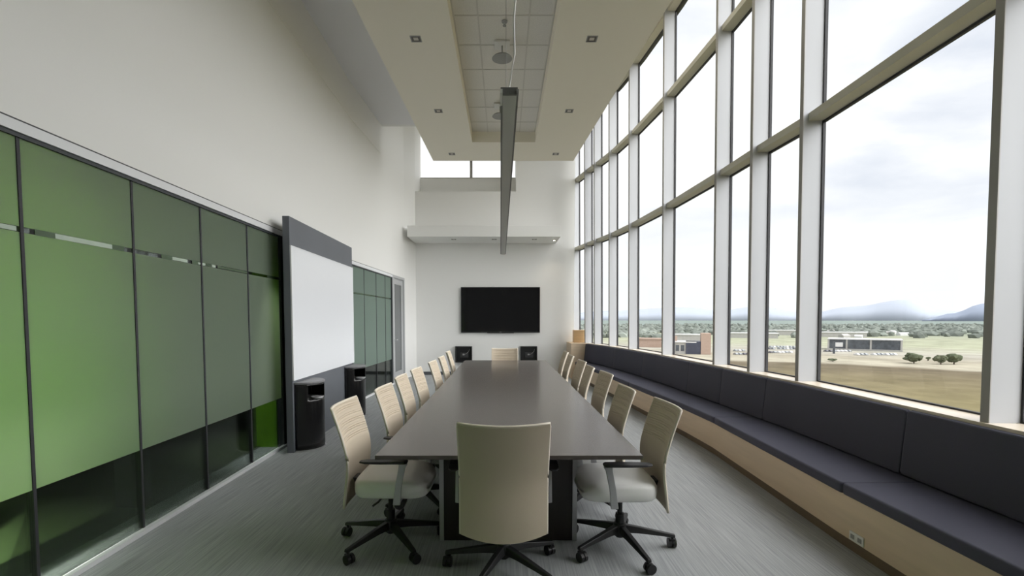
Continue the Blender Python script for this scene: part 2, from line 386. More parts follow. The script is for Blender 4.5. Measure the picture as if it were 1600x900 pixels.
structure(MB().box(-4.6, -2.75, 12.5, 12.6, 0, 2.62).build('wall_corridor', M_CORRW), 'grey end wall of the corridor', 'wall')
structure(MB().box(-2.90, -2.66, 5.50, 5.60, 0, 2.6).build('wall_corridor', M_LIME), 'lime green return wall close behind the last pane of the near glass partition', 'wall')
structure(MB().box(-3.45, -3.42, Y0, 3.0, 0.0, 0.12).build('baseboard_corridor', M_DKFRAME), 'dark baseboard of the green corridor wall', 'baseboard')
for k, (yy, en) in enumerate(((-2.6, 60), (-0.9, 60), (0.8, 60), (2.4, 60))):
    cl = thing('unseen_corridor_spot', 'unseen spot added to light the green corridor wall, %s' % ['far behind the camera', 'behind the camera', 'beside the camera', 'nearest the grey panes'][k], 'light', (-3.20, yy, 2.62), 0)  # unseen spots, added to light the green wall and the film
    MB().cyl((0, 0), 0.07, -0.02, 0.0, 20).build('unseen_spot_trim', M_WTRIM, cl)
    l_ = bpy.data.lights.new('unseen_spot_lamp', 'SPOT'); q = bpy.data.objects.new('lamp', l_); COL.objects.link(q); q.parent = cl; q.location = (0, 0, -0.03)
    q.rotation_euler = Vector((-0.25, 0, -2.0)).to_track_quat('-Z', 'Y').to_euler()
    l_.energy = WASH * en; l_.spot_size = math.radians(64); l_.spot_blend = 0.9; l_.shadow_soft_size = 0.05; l_.color = (1, 0.97, 0.9)
cl = thing('unseen_corridor_spot', 'unseen corridor downlight by the far partition', 'light', (-3.5, 9.5, 2.62), 0)  # unseen lamp behind the far film
MB().cyl((0, 0), 0.07, -0.02, 0.0, 20).build('unseen_spot_trim', M_WTRIM, cl)
l_ = bpy.data.lights.new('unseen_spot_lamp', 'SPOT'); q = bpy.data.objects.new('lamp', l_); COL.objects.link(q); q.parent = cl; q.location = (0, 0, -0.03)
l_.energy = 40; l_.spot_size = math.radians(120); l_.spot_blend = 0.9; l_.shadow_soft_size = 0.05
cl = thing('unseen_corridor_spot', 'unseen spot added to light the green return wall behind the last pane', 'light', (-2.98, 5.1, 2.62), 0)  # unseen, added to brighten the return wall and last pane
MB().cyl((0, 0), 0.07, -0.02, 0.0, 20).build('unseen_spot_trim', M_WTRIM, cl)
l_ = bpy.data.lights.new('unseen_spot_lamp', 'SPOT'); q = bpy.data.objects.new('lamp', l_); COL.objects.link(q); q.parent = cl; q.location = (0, 0, -0.03)
q.rotation_euler = Vector((0.2, 0.42, -2.1)).to_track_quat('-Z', 'Y').to_euler()
l_.energy = WASH * 12; l_.spot_size = math.radians(50); l_.spot_blend = 0.9; l_.shadow_soft_size = 0.05
cb = thing('corridor_bench', 'low dark bench in the corridor behind the green panes', 'bench', (-2.95, 1.0, 0))
MB().box(-0.14, 0.14, -4.4, 2.75, 0.52, 0.57).build('bench_top', M_PANEL, cb)
for yy in (-4.3, -2, 0.4, 2.68): MB().box(-0.12, 0.12, yy, yy + 0.06, 0.012, 0.50).build('leg', M_DKFRAME, cb)

# ------------------------------------------------------------------ glass partitions on the left
def partition(name, label, joints, film, d_start, d_end, dashes):
    x0 = interp(LW, d_start)
    r = thing(name, label, 'glass partition', (x0, d_start, 0)); inv = (-x0, -d_start, 0)
    mb = MB(); wall_band(mb, LW, GLASS_Z, TRIM_Z - 0.008, 0.10, d_start, d_end); mb.build('header_trim', M_WTRIM, r, loc=inv)
    mb = MB(); wall_band(mb, LW, TRIM_Z - 0.008, TRIM_Z, 0.10, d_start, d_end); mb.build('header_reveal', M_DKFRAME, r, loc=inv)
    mb = MB(); wall_band(mb, [(x - 0.012, y_) for x, y_ in LW], GLASS_Z - 0.022, GLASS_Z, 0.05, d_start, d_end); mb.build('header_rail', M_DKFRAME, r, loc=inv)
    mb = MB(); wall_band(mb, [(x + 0.012, y_) for x, y_ in LW], 0.0, 0.03, 0.034, d_start, d_end); mb.build('floor_trim', M_WTRIM, r, loc=inv)
    ds = joints
    for a, b in zip(ds[:-1], ds[1:]):
        mb = MB(); wall_band(mb, [(x - 0.03, y_) for x, y_ in LW], 0.03, GLASS_Z - 0.02, 0.012, a + 0.006, b - 0.006); pn = mb.build('pane', M_PGLASS, r, loc=inv)
        for z0, z1 in ((0.585, 1.955), (1.985, GLASS_Z - 0.02)):
            mb = MB(); wall_band(mb, [(x - 0.0275, y_) for x, y_ in LW], z0, z1, 0.002, a + 0.004, b - 0.004); mb.build('frosted_film', film, pn)
    for d in ds[1:-1]:
        mb = MB(); wall_band(mb, [(x - 0.022, y_) for x, y_ in LW], 0.03, GLASS_Z - 0.01, 0.03, d - 0.009, d + 0.009); mb.build('joint', M_GASKET, r, loc=inv)
    for d in (ds[0], ds[-1]):
        s = 1 if d == ds[0] else -1
        mb = MB(); wall_band(mb, [(x - 0.005, y_) for x, y_ in LW], 0.0, GLASS_Z, 0.07, min(d, d + s * 0.06), max(d, d + s * 0.06)); mb.build('jamb', M_DKFRAME, r, loc=inv)
    for m, spans in dashes:
        mb = MB()
        for a, b, z0, z1 in spans: wall_band(mb, [(x - 0.0275, y_) for x, y_ in LW], z0, z1, 0.002, a, b)
        mb.build('pattern_strip', m, r, loc=inv)
    return r
J1 = [Y0, -3.66, -2.89, -2.12, -1.35, -0.58, 0.19, 0.96, 1.73, 2.505, 3.28, 4.04, 4.80, 5.56]
partition('glass_partition', 'long frosted glass partition glowing lime green at the left, near the camera', J1, M_FROST, S1A, S1B,
          [(M_PALE_DASH, [(1.9, 2.48, 1.958, 1.982), (2.70, 3.10, 1.956, 1.984), (3.68, 3.86, 1.958, 1.982), (4.0, 4.25, 1.96, 1.98)]),
           (M_DASH, [(2.58, 2.70, 1.954, 1.986), (3.10, 3.20, 1.954, 1.986), (3.56, 3.68, 1.954, 1.986), (3.92, 4.0, 1.954, 1.986), (4.1, 4.2, 1.958, 1.982), (4.28, 4.80, 1.962, 1.980), (5.22, 5.42, 1.958, 1.982)])])
J2 = [8.0, 8.25, 9.0, 9.75, 10.4, 10.92]
partition('glass_partition', 'grey green frosted glass partition beyond the whiteboard, next to the door', J2, M_FROST2, S2A, S2B,
          [(M_DASH, [(8.3, 9.7, 1.962, 1.982), (9.85, 10.8, 1.964, 1.980)])])
# charcoal closing strip between the partition and the whiteboard panel
mb = MB(); wall_band(mb, [(x + 0.004, y_) for x, y_ in LW], 0, GLASS_Z + 0.02, 0.1, 5.56, 5.75)
structure(mb.build('trim_6', M_DKFRAME), 'charcoal end post of the near glass partition', 'trim')

# door at the far end of the left wall
r = structure(bpy.data.objects.new('door_1', None), 'grey framed glass door at the far left', 'door'); COL.objects.link(r)
r.location = (interp(LW, DRA), DRA, 0); inv = (-r.location.x, -DRA, 0)
def dpart(name, m, z0, z1, th, a, b, dx=0.0, parent=None):
    mb = MB(); wall_band(mb, [(x + dx, y_) for x, y_ in LW], z0, z1, th, a, b); return mb.build(name, m, parent or r, loc=inv if not parent else None)
M_DOOR = mat('door_grey_metal', (0.46, 0.47, 0.48), 0.45, 0.2)
dpart('door_frame', M_DOOR, 0, TRIM_Z, 0.16, DRA - 0.05, DRA + 0.05)
dpart('door_frame', M_DOOR, 0, TRIM_Z, 0.16, DRB - 0.05, DRB + 0.02)
dpart('door_frame', M_DOOR, TRIM_Z - 0.06, TRIM_Z, 0.16, DRA + 0.05, DRB - 0.05)
lf = dpart('door_leaf', M_DOOR, 0.01, 0.25, 0.05, DRA + 0.05, DRB - 0.05, -0.03)
dpart('door_stile', M_DOOR, 0.25, TRIM_Z - 0.06, 0.05, DRA + 0.05, DRA + 0.20, -0.03, lf)
dpart('door_stile', M_DOOR, 0.25, TRIM_Z - 0.06, 0.05, DRB - 0.20, DRB - 0.05, -0.03, lf)
dpart('door_rail', M_DOOR, TRIM_Z - 0.2, TRIM_Z - 0.06, 0.05, DRA + 0.20, DRB - 0.20, -0.03, lf)
dpart('door_glass', mat('smoky_door_glass', (0.10, 0.11, 0.115), 0.12), 0.25, TRIM_Z - 0.2, 0.02, DRA + 0.20, DRB - 0.20, -0.045, lf)
hx = interp(LW, DRA + 0.13)
mb = MB(); mb.tube([(hx - 0.03, DRA + 0.13, 1.02), (hx + 0.03, DRA + 0.13, 1.02)], 0.012); mb.tube([(hx + 0.03, DRA + 0.12, 1.02), (hx + 0.03, DRA + 0.24, 1.02)], 0.011)
mb.build('door_handle', M_SILVER, r, loc=inv)

# ------------------------------------------------------------------ whiteboard panel, whiteboard, bins
PA, PB = Vector((-2.353, 5.25)), Vector((-2.405, 7.56))
pt = (PB - PA).normalized(); pn_ = Vector((pt.y, -pt.x))   # towards the room
ang = math.atan2(pt.y, pt.x) - math.pi / 2
PL = (PB - PA).length
pr = tag(MB().box(-0.075, 0.0, 0, PL, 0, 2.633).build('wall_panel', M_PANEL, bevel=0.003), 'slate grey upright wall panel carrying the whiteboard', 'wall panel')
pr.location = (PA.x, PA.y, 0); pr.rotation_euler = (0, 0, ang)
wb = thing('whiteboard', 'large blank whiteboard on the slate grey panel', 'whiteboard', (PA.x, PA.y, 0.82), ang)
MB().box(0.0, 0.012, 0.012, PL - 0.01, 0.0, 1.49).build('board_surface', M_BOARD, wb)
fm = MB()
fm.box(0.0, 0.015, 0.0, 0.012, -0.004, 1.494); fm.box(0.0, 0.015, PL - 0.01, PL, -0.004, 1.494); fm.box(0, 0.015, 0, PL, -0.006, 0.0); fm.box(0, 0.015, 0, PL, 1.49, 1.496)
fm.build('board_frame', M_WTRIM, wb)

def make_bin(label, loc, rz):
    r = thing('litter_bin', label, 'bin', loc, rz, 'half round bins under the whiteboard')
    R, H, n = 0.235, 0.79, 36
    th = [-math.pi/2 + math.pi * k / n for k in range(n + 1)]
    zs = [0.035, 0.2, 0.4, 0.56, 0.585, 0.63, 0.68, 0.72, 0.745, 0.765]
    bm = bmesh.new()
    def hole(k, j):
        t0 = (th[k] + th[k+1]) / 2; z0 = (zs[j] + zs[j+1]) / 2
        return 0.60 < z0 < 0.74 and abs(t0 + 0.35) < 0.62
    V = {}
    def v(k, j):
        if (k, j) not in V: V[(k, j)] = bm.verts.new((R * math.cos(th[k]) + 0.004, R * math.sin(th[k]), zs[j]))
        return V[(k, j)]
    for k in range(n):
        for j in range(len(zs) - 1):
            if not hole(k, j): bm.faces.new((v(k, j), v(k+1, j), v(k+1, j+1), v(k, j+1)))
    bm.faces.new([v(0, j) for j in range(len(zs))] + [v(n, j) for j in range(len(zs) - 1, -1, -1)])
    me = bpy.data.meshes.new('body'); bm.to_mesh(me); bm.free(); me.materials.append(M_BIN)
    for p in me.polygons: p.use_smooth = len(p.vertices) == 4
    b = bpy.data.objects.new('body', me); COL.objects.link(b); b.parent = r
    s = b.modifiers.new('wall', 'SOLIDIFY'); s.thickness = 0.006; s.offset = -1
    half = lambda rr, x=0.004: [(x, -rr)] + [(x + rr * math.cos(t), rr * math.sin(t)) for t in th] + [(x, rr)]
    half2 = lambda rr, x=0.004: [(x + rr * math.cos(t), rr * math.sin(t)) for t in th]
    MB().prism(half2(R + 0.008), 0.765, H).build('lid', M_BINTOP, r, bevel=0.006)
    MB().prism(half2(0.17, 0.012), 0.05, 0.60).build('liner', M_ARM, r)
    MB().prism(half2(R - 0.005), 0.012, 0.04).build('plinth', M_BLACK, r)
    MB().prism(half2(R + 0.012), 0.0, 0.014).build('base_ring', M_SILVER, r)
    lip = MB(); c = (R - 0.03) 
    cx, cy = 0.004 + c * math.cos(-0.35), c * math.sin(-0.35)
    lip.loft([[(cx + q * math.cos(a), cy + q * math.sin(a), z) for a in [2*math.pi*k/20 for k in range(20)]] for q, z in ((0.03, 0.575), (0.062, 0.592), (0.072, 0.612), (0.066, 0.612), (0.05, 0.600))])
    lip.build('ash_tray', M_SILVER, r, smooth=True)
    return r
for s_, lab in ((0.27, 'black half round litter bin at the near end of the slate panel'), (PL - 0.24, 'black half round litter bin at the far end of the slate panel')):
    p = PA + pt * s_
    make_bin(lab, (p.x + 0.002, p.y, 0), ang)

# ------------------------------------------------------------------ far wall: shelf, television, black wall boxes
sh = tag(MB().box(-2.37, 1.40, 11.75, BACK, 3.53, 3.80).build('bulkhead_shelf', M_WALL, bevel=0.004), 'white boxed-out shelf across the far wall above the television', 'shelf')
def downlight(label, x, y, z, size, group, lit=False):
    r = thing('downlight', label, 'downlight', (x, y, z), 0, group)
    h = size / 2
    mb = MB()
    for a in ((-h, h, -h, -h + 0.012), (-h, h, h - 0.012, h), (-h, -h + 0.012, -h + 0.012, h - 0.012), (h - 0.012, h, -h + 0.012, h - 0.012)):
        mb.box(a[0], a[1], a[2], a[3], -0.004, 0.002)
    mb.build('trim_ring', M_GREY, r)
    MB().box(-h + 0.012, h - 0.012, -h + 0.012, h - 0.012, -0.0015, 0.002).build('dark_plate', M_HOLE_SHADE, r)  # flush plate coloured dark for the shade inside the fitting
    MB().box(-0.028, 0.028, -0.028, 0.028, -0.0035, 0.0).build('lens', M_LENS if not lit else MATS['lit_lens'], r)
    return r
emis('lit_lens', (1, 0.82, 0.6), 12)
ROWS = ['nearest', 'middle', 'far']
for k, yy in enumerate((5.92, 7.91, 9.92)):
    for sx_, side in ((-1.065, 'left'), (1.07, 'right window')):
        downlight('square recessed downlight in the soffit, %s of three on the %s side' % (ROWS[k], side), sx_, yy, 4.90, 0.13, 'soffit downlights')
for k, xx in enumerate((-1.27, -0.24, 0.78)):
    downlight('small recessed downlight under the far shelf, %s of three' % ['left', 'middle', 'right'][k], xx, 12.15, 3.53, 0.12, 'shelf downlights')
dl = downlight('lit warm downlight under the right end of the far shelf', 1.30, 12.3, 3.53, 0.1, 'shelf downlights', True)
ld = bpy.data.lights.new('shelf_lamp', 'SPOT'); lo = bpy.data.objects.new('lamp', ld); COL.objects.link(lo); lo.parent = dl; lo.location = (0, 0, -0.02)
ld.energy = 12; ld.spot_size = math.radians(110); ld.spot_blend = 1; ld.color = (1, 0.85, 0.65); ld.shadow_soft_size = 0.04

tv = thing('television', 'large black wall-mounted television on the far wall', 'television', (-0.086, BACK - 0.003, 1.752))
TW, TH = 1.06, 0.61
MB().box(-TW, TW, -0.075, -0.03, -TH, TH).build('housing', M_TVBEZ, tv, bevel=0.006)
MB().box(-TW + 0.02, TW - 0.02, -0.078, -0.074, -TH + 0.035, TH - 0.02).build('screen', M_TVSCR, tv)
MB().box(-0.5, 0.5, -0.03, 0.0, -0.3, 0.3).build('wall_bracket', M_BLACK, tv)
MB().box(-0.36, 0.36, -0.079, -0.045, -TH - 0.012, -TH + 0.004).build('speaker_bar', M_TVBEZ, tv)
MB().box(-0.03, 0.03, -0.0785, -0.074, -TH + 0.010, -TH + 0.022).build('badge', M_GREY, tv)

for k, (xx, lab) in enumerate(((-1.075, 'black open equipment box on the far wall, left below the television'), (0.675, 'black open equipment box on the far wall, right below the television'))):
    r = thing('equipment_box', lab, 'equipment box', (xx, BACK, 0.345), 0, 'equipment boxes on the far wall')
    mb = MB(); w, h, dp = 0.225, 0.43, 0.14
    mb.box(-w, w, -0.012, 0.0, 0, h); mb.box(-w, -w + 0.02, -dp, -0.012, 0, h); mb.box(w - 0.02, w, -dp, -0.012, 0, h)
    mb.box(-w + 0.02, w - 0.02, -dp, -0.012, 0, 0.02); mb.box(-w + 0.02, w - 0.02, -dp, -0.012, h - 0.02, h)
    mb.build('box_shell', M_BLACK, r)
    MB().box(-0.10, 0.12, -0.09, -0.012, 0.12, 0.26).build('device', M_ARM, r, bevel=0.01)
    MB().disc_x((0, -0.10, 0.21), 0.022, -0.03, 0.02).build('connector', M_GREY, r)
    mb = MB(); mb.tube([(0.02, -0.10, 0.21), (0.08, -0.12, 0.24), (0.14, -0.11, 0.30), (0.16, -0.06, 0.36)], 0.005, 6); mb.build('cable', M_GREY, r)

# ------------------------------------------------------------------ pendant light over the table, ceiling discs
pd = thing('linear_pendant', 'long slim grey linear pendant light hanging over the table', 'pendant light', (0.01, 5.6, 2.68), math.radians(0.4))
A, B = -2.92, 3.05
mb = MB(); mb.box(-0.047, -0.036, A, B, 0.0, 0.10); mb.box(0.036, 0.047, A, B, 0.0, 0.10); mb.box(-0.036, 0.036, A, B, 0.09, 0.10)
hs = mb.build('housing', M_PEND, pd)
MB().box(-0.036, 0.036, A - 0.13, B, -0.004, 0.02).build('lens', M_PENDL, pd)
MB().box(-0.036, 0.036, A - 0.142, A - 0.13, -0.006, 0.03).build('end_cap', M_PEND, pd)
MB().box(-0.050, -0.037, A - 0.15, A, 0.0, 0.02).build('end_bracket', M_CORD, pd)
MB().box(0.037, 0.047, A - 0.15, A, 0.0, 0.02).build('end_bracket', M_GREY, pd)
for yy in (-1.5, 2.4):
    MB().tube([(0, yy, 0.10), (0, yy, 5.10 - 2.68)], 0.0014, 6).build('suspension_wire', M_PEND, pd)
pts = [(0.0, A + 0.02, 0.10)] + [(0.008 * math.sin(2.3 * k) + 0.026 * math.sin(k * 0.50) + 0.012, A + 0.02 + 0.015 * math.sin(k * 0.8), 0.10 + (2.32) * k / 12) for k in range(1, 13)]
MB().tube(pts, 0.0055, 8).build('power_cord', M_CORD, pd)
for k, (yy, lab) in enumerate(((6.38, 'round grey ceiling disc hanging near the middle of the recess'), (8.15, 'round grey ceiling disc half hidden behind the pendant, far end of the recess'))):
    r = thing('ceiling_speaker', lab, 'ceiling speaker', (-0.02 if k == 0 else -0.06, yy, 5.095), 0, 'round discs in the ceiling recess')
    MB().box(-0.10, 0.10, -0.10, 0.10, -0.02, 0.0).build('mounting_plate', M_OUT, r, bevel=0.004)
    MB().cyl((0, 0), 0.008, -0.16, -0.02, 8).build('stem', M_GREY, r)
    MB().cyl((0, 0), 0.135, -0.185, -0.16, 32, 0.11).build('disc', M_GREY, r, bevel=0.004)
r = thing('sprinkler', 'small fire sprinkler in the ceiling recess', 'sprinkler', (0.01, 5.9, 5.095))
MB().cyl((0, 0), 0.035, -0.012, 0.0, 16).build('escutcheon', M_GREY, r)
MB().cyl((0, 0), 0.010, -0.05, -0.012, 8).build('nozzle', M_SILVER, r)
MB().cyl((0, 0), 0.022, -0.056, -0.05, 12).build('deflector', M_GREY, r)

# ------------------------------------------------------------------ conference table
tb = thing('conference_table', 'very long dark brown conference table in the middle of the room', 'table', (0.03, 2.61, 0))
TLEN = 6.16
MB().box(-0.75, 0.75, 0, TLEN, 0.716, 0.74).build('tabletop', M_TABLE, tb, bevel=0.003)
for yy in (0.54, 3.0):
    pdst = MB().box(-0.455, 0.455, yy, yy + 0.55 if yy < 1 else yy + 2.2, 0.0, 0.716).build('pedestal', M_PED, tb)
for sx_ in (-1, 1):
    a = -0.465 if sx_ < 0 else 0.435
    MB().box(a, a + 0.03, 0.532, 0.56, 0.0, 0.716).build('corner_post', M_SILVER, tb)

# ------------------------------------------------------------------ office chairs
def chair_prototype():
    r = thing('office_chair', '', 'chair')
    # back shell: profile (y, z), curved in plan, horizontal ribs on the sitter's side
    prof = [(-0.224, 0.325), (-0.210, 0.44), (-0.197, 0.555), (-0.200, 0.645), (-0.225, 0.75), (-0.257, 0.855), (-0.290, 0.95)]
    def pf(v):
        f = v * (len(prof) - 1); i = min(int(f), len(prof) - 2); t = f - i
        P = [prof[max(0, min(len(prof) - 1, i + q))] for q in (-1, 0, 1, 2)]
        return tuple(0.5 * (2 * P[1][a] + (P[2][a] - P[0][a]) * t + (2 * P[0][a] - 5 * P[1][a] + 4 * P[2][a] - P[3][a]) * t * t + (3 * P[1][a] - P[0][a] - 3 * P[2][a] + P[3][a]) * t ** 3) for a in (0, 1))
    NU, NV = 12, 96
    def pos(u, v, th=0.0, rib=True):
        y, z = pf(v); w = 0.236 + 0.008 * v
        y -= 0.045 * (1 - u * u)
        z -= 0.010 * (1 - u * u) if v > 0.98 else 0
        if v < 0.12: z -= 0.035 * (1 - u * u) * (1 - v / 0.12)
        if rib and th == 0.0 and z > 0.70 and abs(u) < 0.92: y += 0.0035 * math.cos((z - 0.70) * 2 * math.pi / 0.0155) - 0.0035
        return (u * w, y - th, z)
    bm = bmesh.new()
    Fv = [[bm.verts.new(pos(-1 + 2 * a / NU, b / NV)) for a in range(NU + 1)] for b in range(NV + 1)]
    Bv = [[bm.verts.new(pos(-1 + 2 * a / NU, b / NV, 0.018)) for a in range(NU + 1)] for b in range(NV + 1)]
    for b in range(NV):
        for a in range(NU):
            bm.faces.new((Fv[b][a], Fv[b][a+1], Fv[b+1][a+1], Fv[b+1][a])); bm.faces.new((Bv[b][a+1], Bv[b][a], Bv[b+1][a], Bv[b+1][a+1]))
        bm.faces.new((Fv[b+1][0], Bv[b+1][0], Bv[b][0], Fv[b][0])); bm.faces.new((Fv[b][NU], Bv[b][NU], Bv[b+1][NU], Fv[b+1][NU]))
    for a in range(NU):
        bm.faces.new((Bv[0][a], Bv[0][a+1], Fv[0][a+1], Fv[0][a])); bm.faces.new((Fv[NV][a], Fv[NV][a+1], Bv[NV][a+1], Bv[NV][a]))
    me = bpy.data.meshes.new('backrest'); bm.to_mesh(me); bm.free(); me.materials.append(M_BACK)
    bk = bpy.data.objects.new('backrest', me); COL.objects.link(bk); bk.parent = r
    for p in me.polygons: p.use_smooth = True
    try: me.set_sharp_from_angle(angle=math.radians(40))
    except Exception: pass
    pts = [pos(-1, b / 24, 0.009, False) for b in range(25)] + [pos(-1 + 2 * a / NU, 1, 0.009, False) for a in range(1, NU)] + [pos(1, b / 24, 0.009, False) for b in range(24, -1, -1)]
    MB().tube(pts, 0.0085, 8).build('edge_trim', M_PIPE, bk, smooth=True)
    # seat cushion
    rings = []
    def sq(hx, hy, cy, z, n=44, e_=5.0):
        return [(math.copysign(abs(math.cos(t)) ** (2/e_), math.cos(t)) * hx, cy + math.copysign(abs(math.sin(t)) ** (2/e_), math.sin(t)) * hy, z) for t in [2*math.pi*k/n for k in range(n)]]
    for hx, hy, z in ((0.20, 0.20, 0.384), (0.232, 0.226, 0.388), (0.245, 0.238, 0.402), (0.248, 0.241, 0.435), (0.247, 0.240, 0.468), (0.238, 0.230, 0.488), (0.205, 0.195, 0.497), (0.10, 0.09, 0.499)):
        rg = sq(hx, hy, 0.048, z)
        rings.append([(x, y_, zz - (0.05 * max(0, (y_ - 0.15) / 0.15) ** 2 if zz > 0.44 else 0)) for x, y_, zz in rg])
    MB().loft(rings).build('seat', M_SEAT, r, smooth=True)
    MB().box(-0.09, 0.09, -0.13, 0.13, 0.335, 0.386).build('tilt_mechanism', M_BLACK, r, bevel=0.012)
    MB().disc_x((0, 0.10, 0.335), 0.033, 0.10, 0.20).build('tension_knob', M_BLACK, r, bevel=0.006)
    MB().tube([(0.08, -0.02, 0.36), (0.20, -0.03, 0.355), (0.25, -0.05, 0.35)], 0.007).build('lever', M_BLACK, r)
    mb = MB(); mb.hexa([(-0.05, -0.20, 0.36), (0.05, -0.20, 0.36), (0.05, -0.10, 0.36), (-0.05, -0.10, 0.36), (-0.05, -0.235, 0.46), (0.05, -0.235, 0.46), (0.05, -0.215, 0.46), (-0.05, -0.215, 0.46)])
    mb.build('back_bracket', M_BLACK, r)
    mb = MB(); mb.cyl((0, 0), 0.028, 0.07, 0.23, 16); mb.cyl((0, 0), 0.016, 0.23, 0.35, 16); mb.build('gas_lift', M_BLACK, r, smooth=False, bevel=0.003)
    MB().cyl((0, 0), 0.048, 0.085, 0.165, 20, 0.040).build('base_hub', M_BLACK, r, bevel=0.006)
    for s in (-1, 1):
        mb = MB(); x = 0.288 * s
        secs = [(0.105, 0.372, 0.022), (0.118, 0.49, 0.019), (0.140, 0.600, 0.020), (0.148, 0.624, 0.026)]
        mb.loft([[(x - 0.010, y_ - w, z), (x + 0.010, y_ - w, z), (x + 0.010, y_ + w, z), (x - 0.010, y_ + w, z)] for y_, z, w in secs])
        mb.box(min(0.16 * s, x), max(0.16 * s, x), 0.088, 0.122, 0.368, 0.384)
        arm = mb.build('armrest', M_SILVER, r, bevel=0.003)
        mb = MB()
        mb.loft([[(x + cx_ * wz, y_, z) for cx_, z in ((-1, zc - hh), (1, zc - hh), (1, zc + hh), (-1, zc + hh))] for y_, wz, zc, hh in ((0.175, 0.020, 0.637, 0.006), (0.16, 0.034, 0.638, 0.008), (0.02, 0.037, 0.638, 0.008), (-0.08, 0.032, 0.638, 0.007), (-0.115, 0.016, 0.638, 0.005))])
        mb.build('arm_pad', M_ARM, arm, bevel=0.004)
    for k in range(5):
        mb = MB()
        secs = [(0.03, 0.026, 0.105, 0.155), (0.12, 0.022, 0.100, 0.140), (0.26, 0.019, 0.085, 0.112), (0.358, 0.016, 0.072, 0.092)]
        mb.loft([[(q, -w, z0), (q, w, z0), (q, w * 0.7, z1), (q, -w * 0.7, z1)] for q, w, z0, z1 in secs])
        lg = mb.build('base_leg', M_BLACK, r, bevel=0.004)
        lg.rotation_euler = (0, 0, 2 * math.pi * k / 5)
        mb = MB(); mb.cyl((0.342, 0), 0.008, 0.05, 0.08, 8)
        for a, b in ((0.317, 0.338), (0.346, 0.367)): mb.disc_x((0, 0.012, 0.0315), 0.0305, a, b, 18)
        mb.box(0.326, 0.358, -0.012, 0.020, 0.034, 0.064)
        mb.build('caster', M_BLACK, lg)
    return r
proto = chair_prototype()
G_CH = 'beige office chairs around the table'
ORD = ['nearest', 'second', 'third', 'fourth', 'fifth', 'sixth', 'last']
chairs = [(0.0, 2.78, 0.0, 101, 'beige high-backed office chair at the near end of the table, seen from behind')]
LX = [(-0.757, 3.12), (-0.675, 3.82), (-0.69, 4.55), (-0.67, 5.22), (-0.625, 6.13), (-0.605, 6.90), (-0.64, 8.06)]
RXs = [(0.765, 3.06), (0.68, 3.76), (0.75, 4.81), (0.695, 5.46), (0.73, 6.21), (0.71, 7.13), (0.74, 7.95)]
for k, (x, yy) in enumerate(LX):
    chairs.append((x, yy, -90, 90 if k == 0 else 90 + random.uniform(-4, 4), 'beige office chair on the whiteboard side of the table, %s from the camera' % ORD[k]))
for k, (x, yy) in enumerate(RXs):
    chairs.append((x, yy, 90, 69 if k == 0 else 90 + random.uniform(-4, 4), 'beige office chair on the window side of the table, %s from the camera' % ORD[k]))
chairs.append((0.02, 8.64, 180, 90, 'beige office chair at the far end of the table, below the television'))
KIDS.clear()
def walk(o):
    KIDS[o.name] = list(o.children)
    for c in o.children: walk(c)
walk(proto)
for k, (x, yy, rz, base, lab) in enumerate(chairs):
    c = proto if k == len(chairs) - 1 else copy_tree(proto)
    c.location = (x, yy, 0); a = math.radians(rz + (random.uniform(-2, 2) if 1 < k < 15 else 0)); c.rotation_euler = (0, 0, a)
    tag(c, lab, 'chair', G_CH)
    legs = [o for o in bpy.data.objects if o.parent == c and o.name.startswith('base_leg')]
    for j, lg in enumerate(legs): lg.rotation_euler = (0, 0, math.radians(base + 72 * j) - a)

# ------------------------------------------------------------------ bench along the windows
SF = [(2.205, -4.0), (2.21, 2.0), (2.21, 3.1), (2.27, 4.6), (2.295, 5.2), (2.27, 5.9), (2.10, 8.3), (1.99, 9.8), (1.90, 10.8), (1.80, 11.9)]
GZ = [(x + LEAN * (T1 - SILL), y_) for x, y_ in GL[:-1]]
xf = lambda d: interp(SF, d)
xg = lambda d: interp(GZ, d)
BE = 11.9
def dsamples(a, b):
    return sorted({a, b, *[p[1] for p in SF + GZ if a < p[1] < b], *[a + (b - a) * k / 10 for k in range(11)]})
bench = thing('window_bench', 'long built-in maple bench following the window wall', 'bench', (2.25, 0, 0)); binv = (-2.25, 0, 0)
mb = MB(); mb.loft([[(xf(d) + 0.025, d, 0.08), (xg(d) - 0.235, d, 0.08), (xg(d) - 0.235, d, 0.36), (xf(d) + 0.025, d, 0.36)] for d in dsamples(Y0, BE)]); mb.build('bench_front', M_MAPLE, bench, loc=binv)
mb = MB(); mb.loft([[(xf(d) + 0.05, d, 0.0), (xf(d) + 0.12, d, 0.0), (xf(d) + 0.12, d, 0.08), (xf(d) + 0.05, d, 0.08)] for d in dsamples(Y0, BE)]); mb.build('toe_kick', M_TOE, bench, loc=binv)
MB().prism([(1.70, BE), (xg(BE) - 0.03, BE), (xg(12.3) - 0.03, 12.3), (xg(12.78) - 0.05, 12.78), (1.70, 12.78)], 0.0, 0.895).build('end_block', M_MAPLE, bench, loc=binv, bevel=0.004)
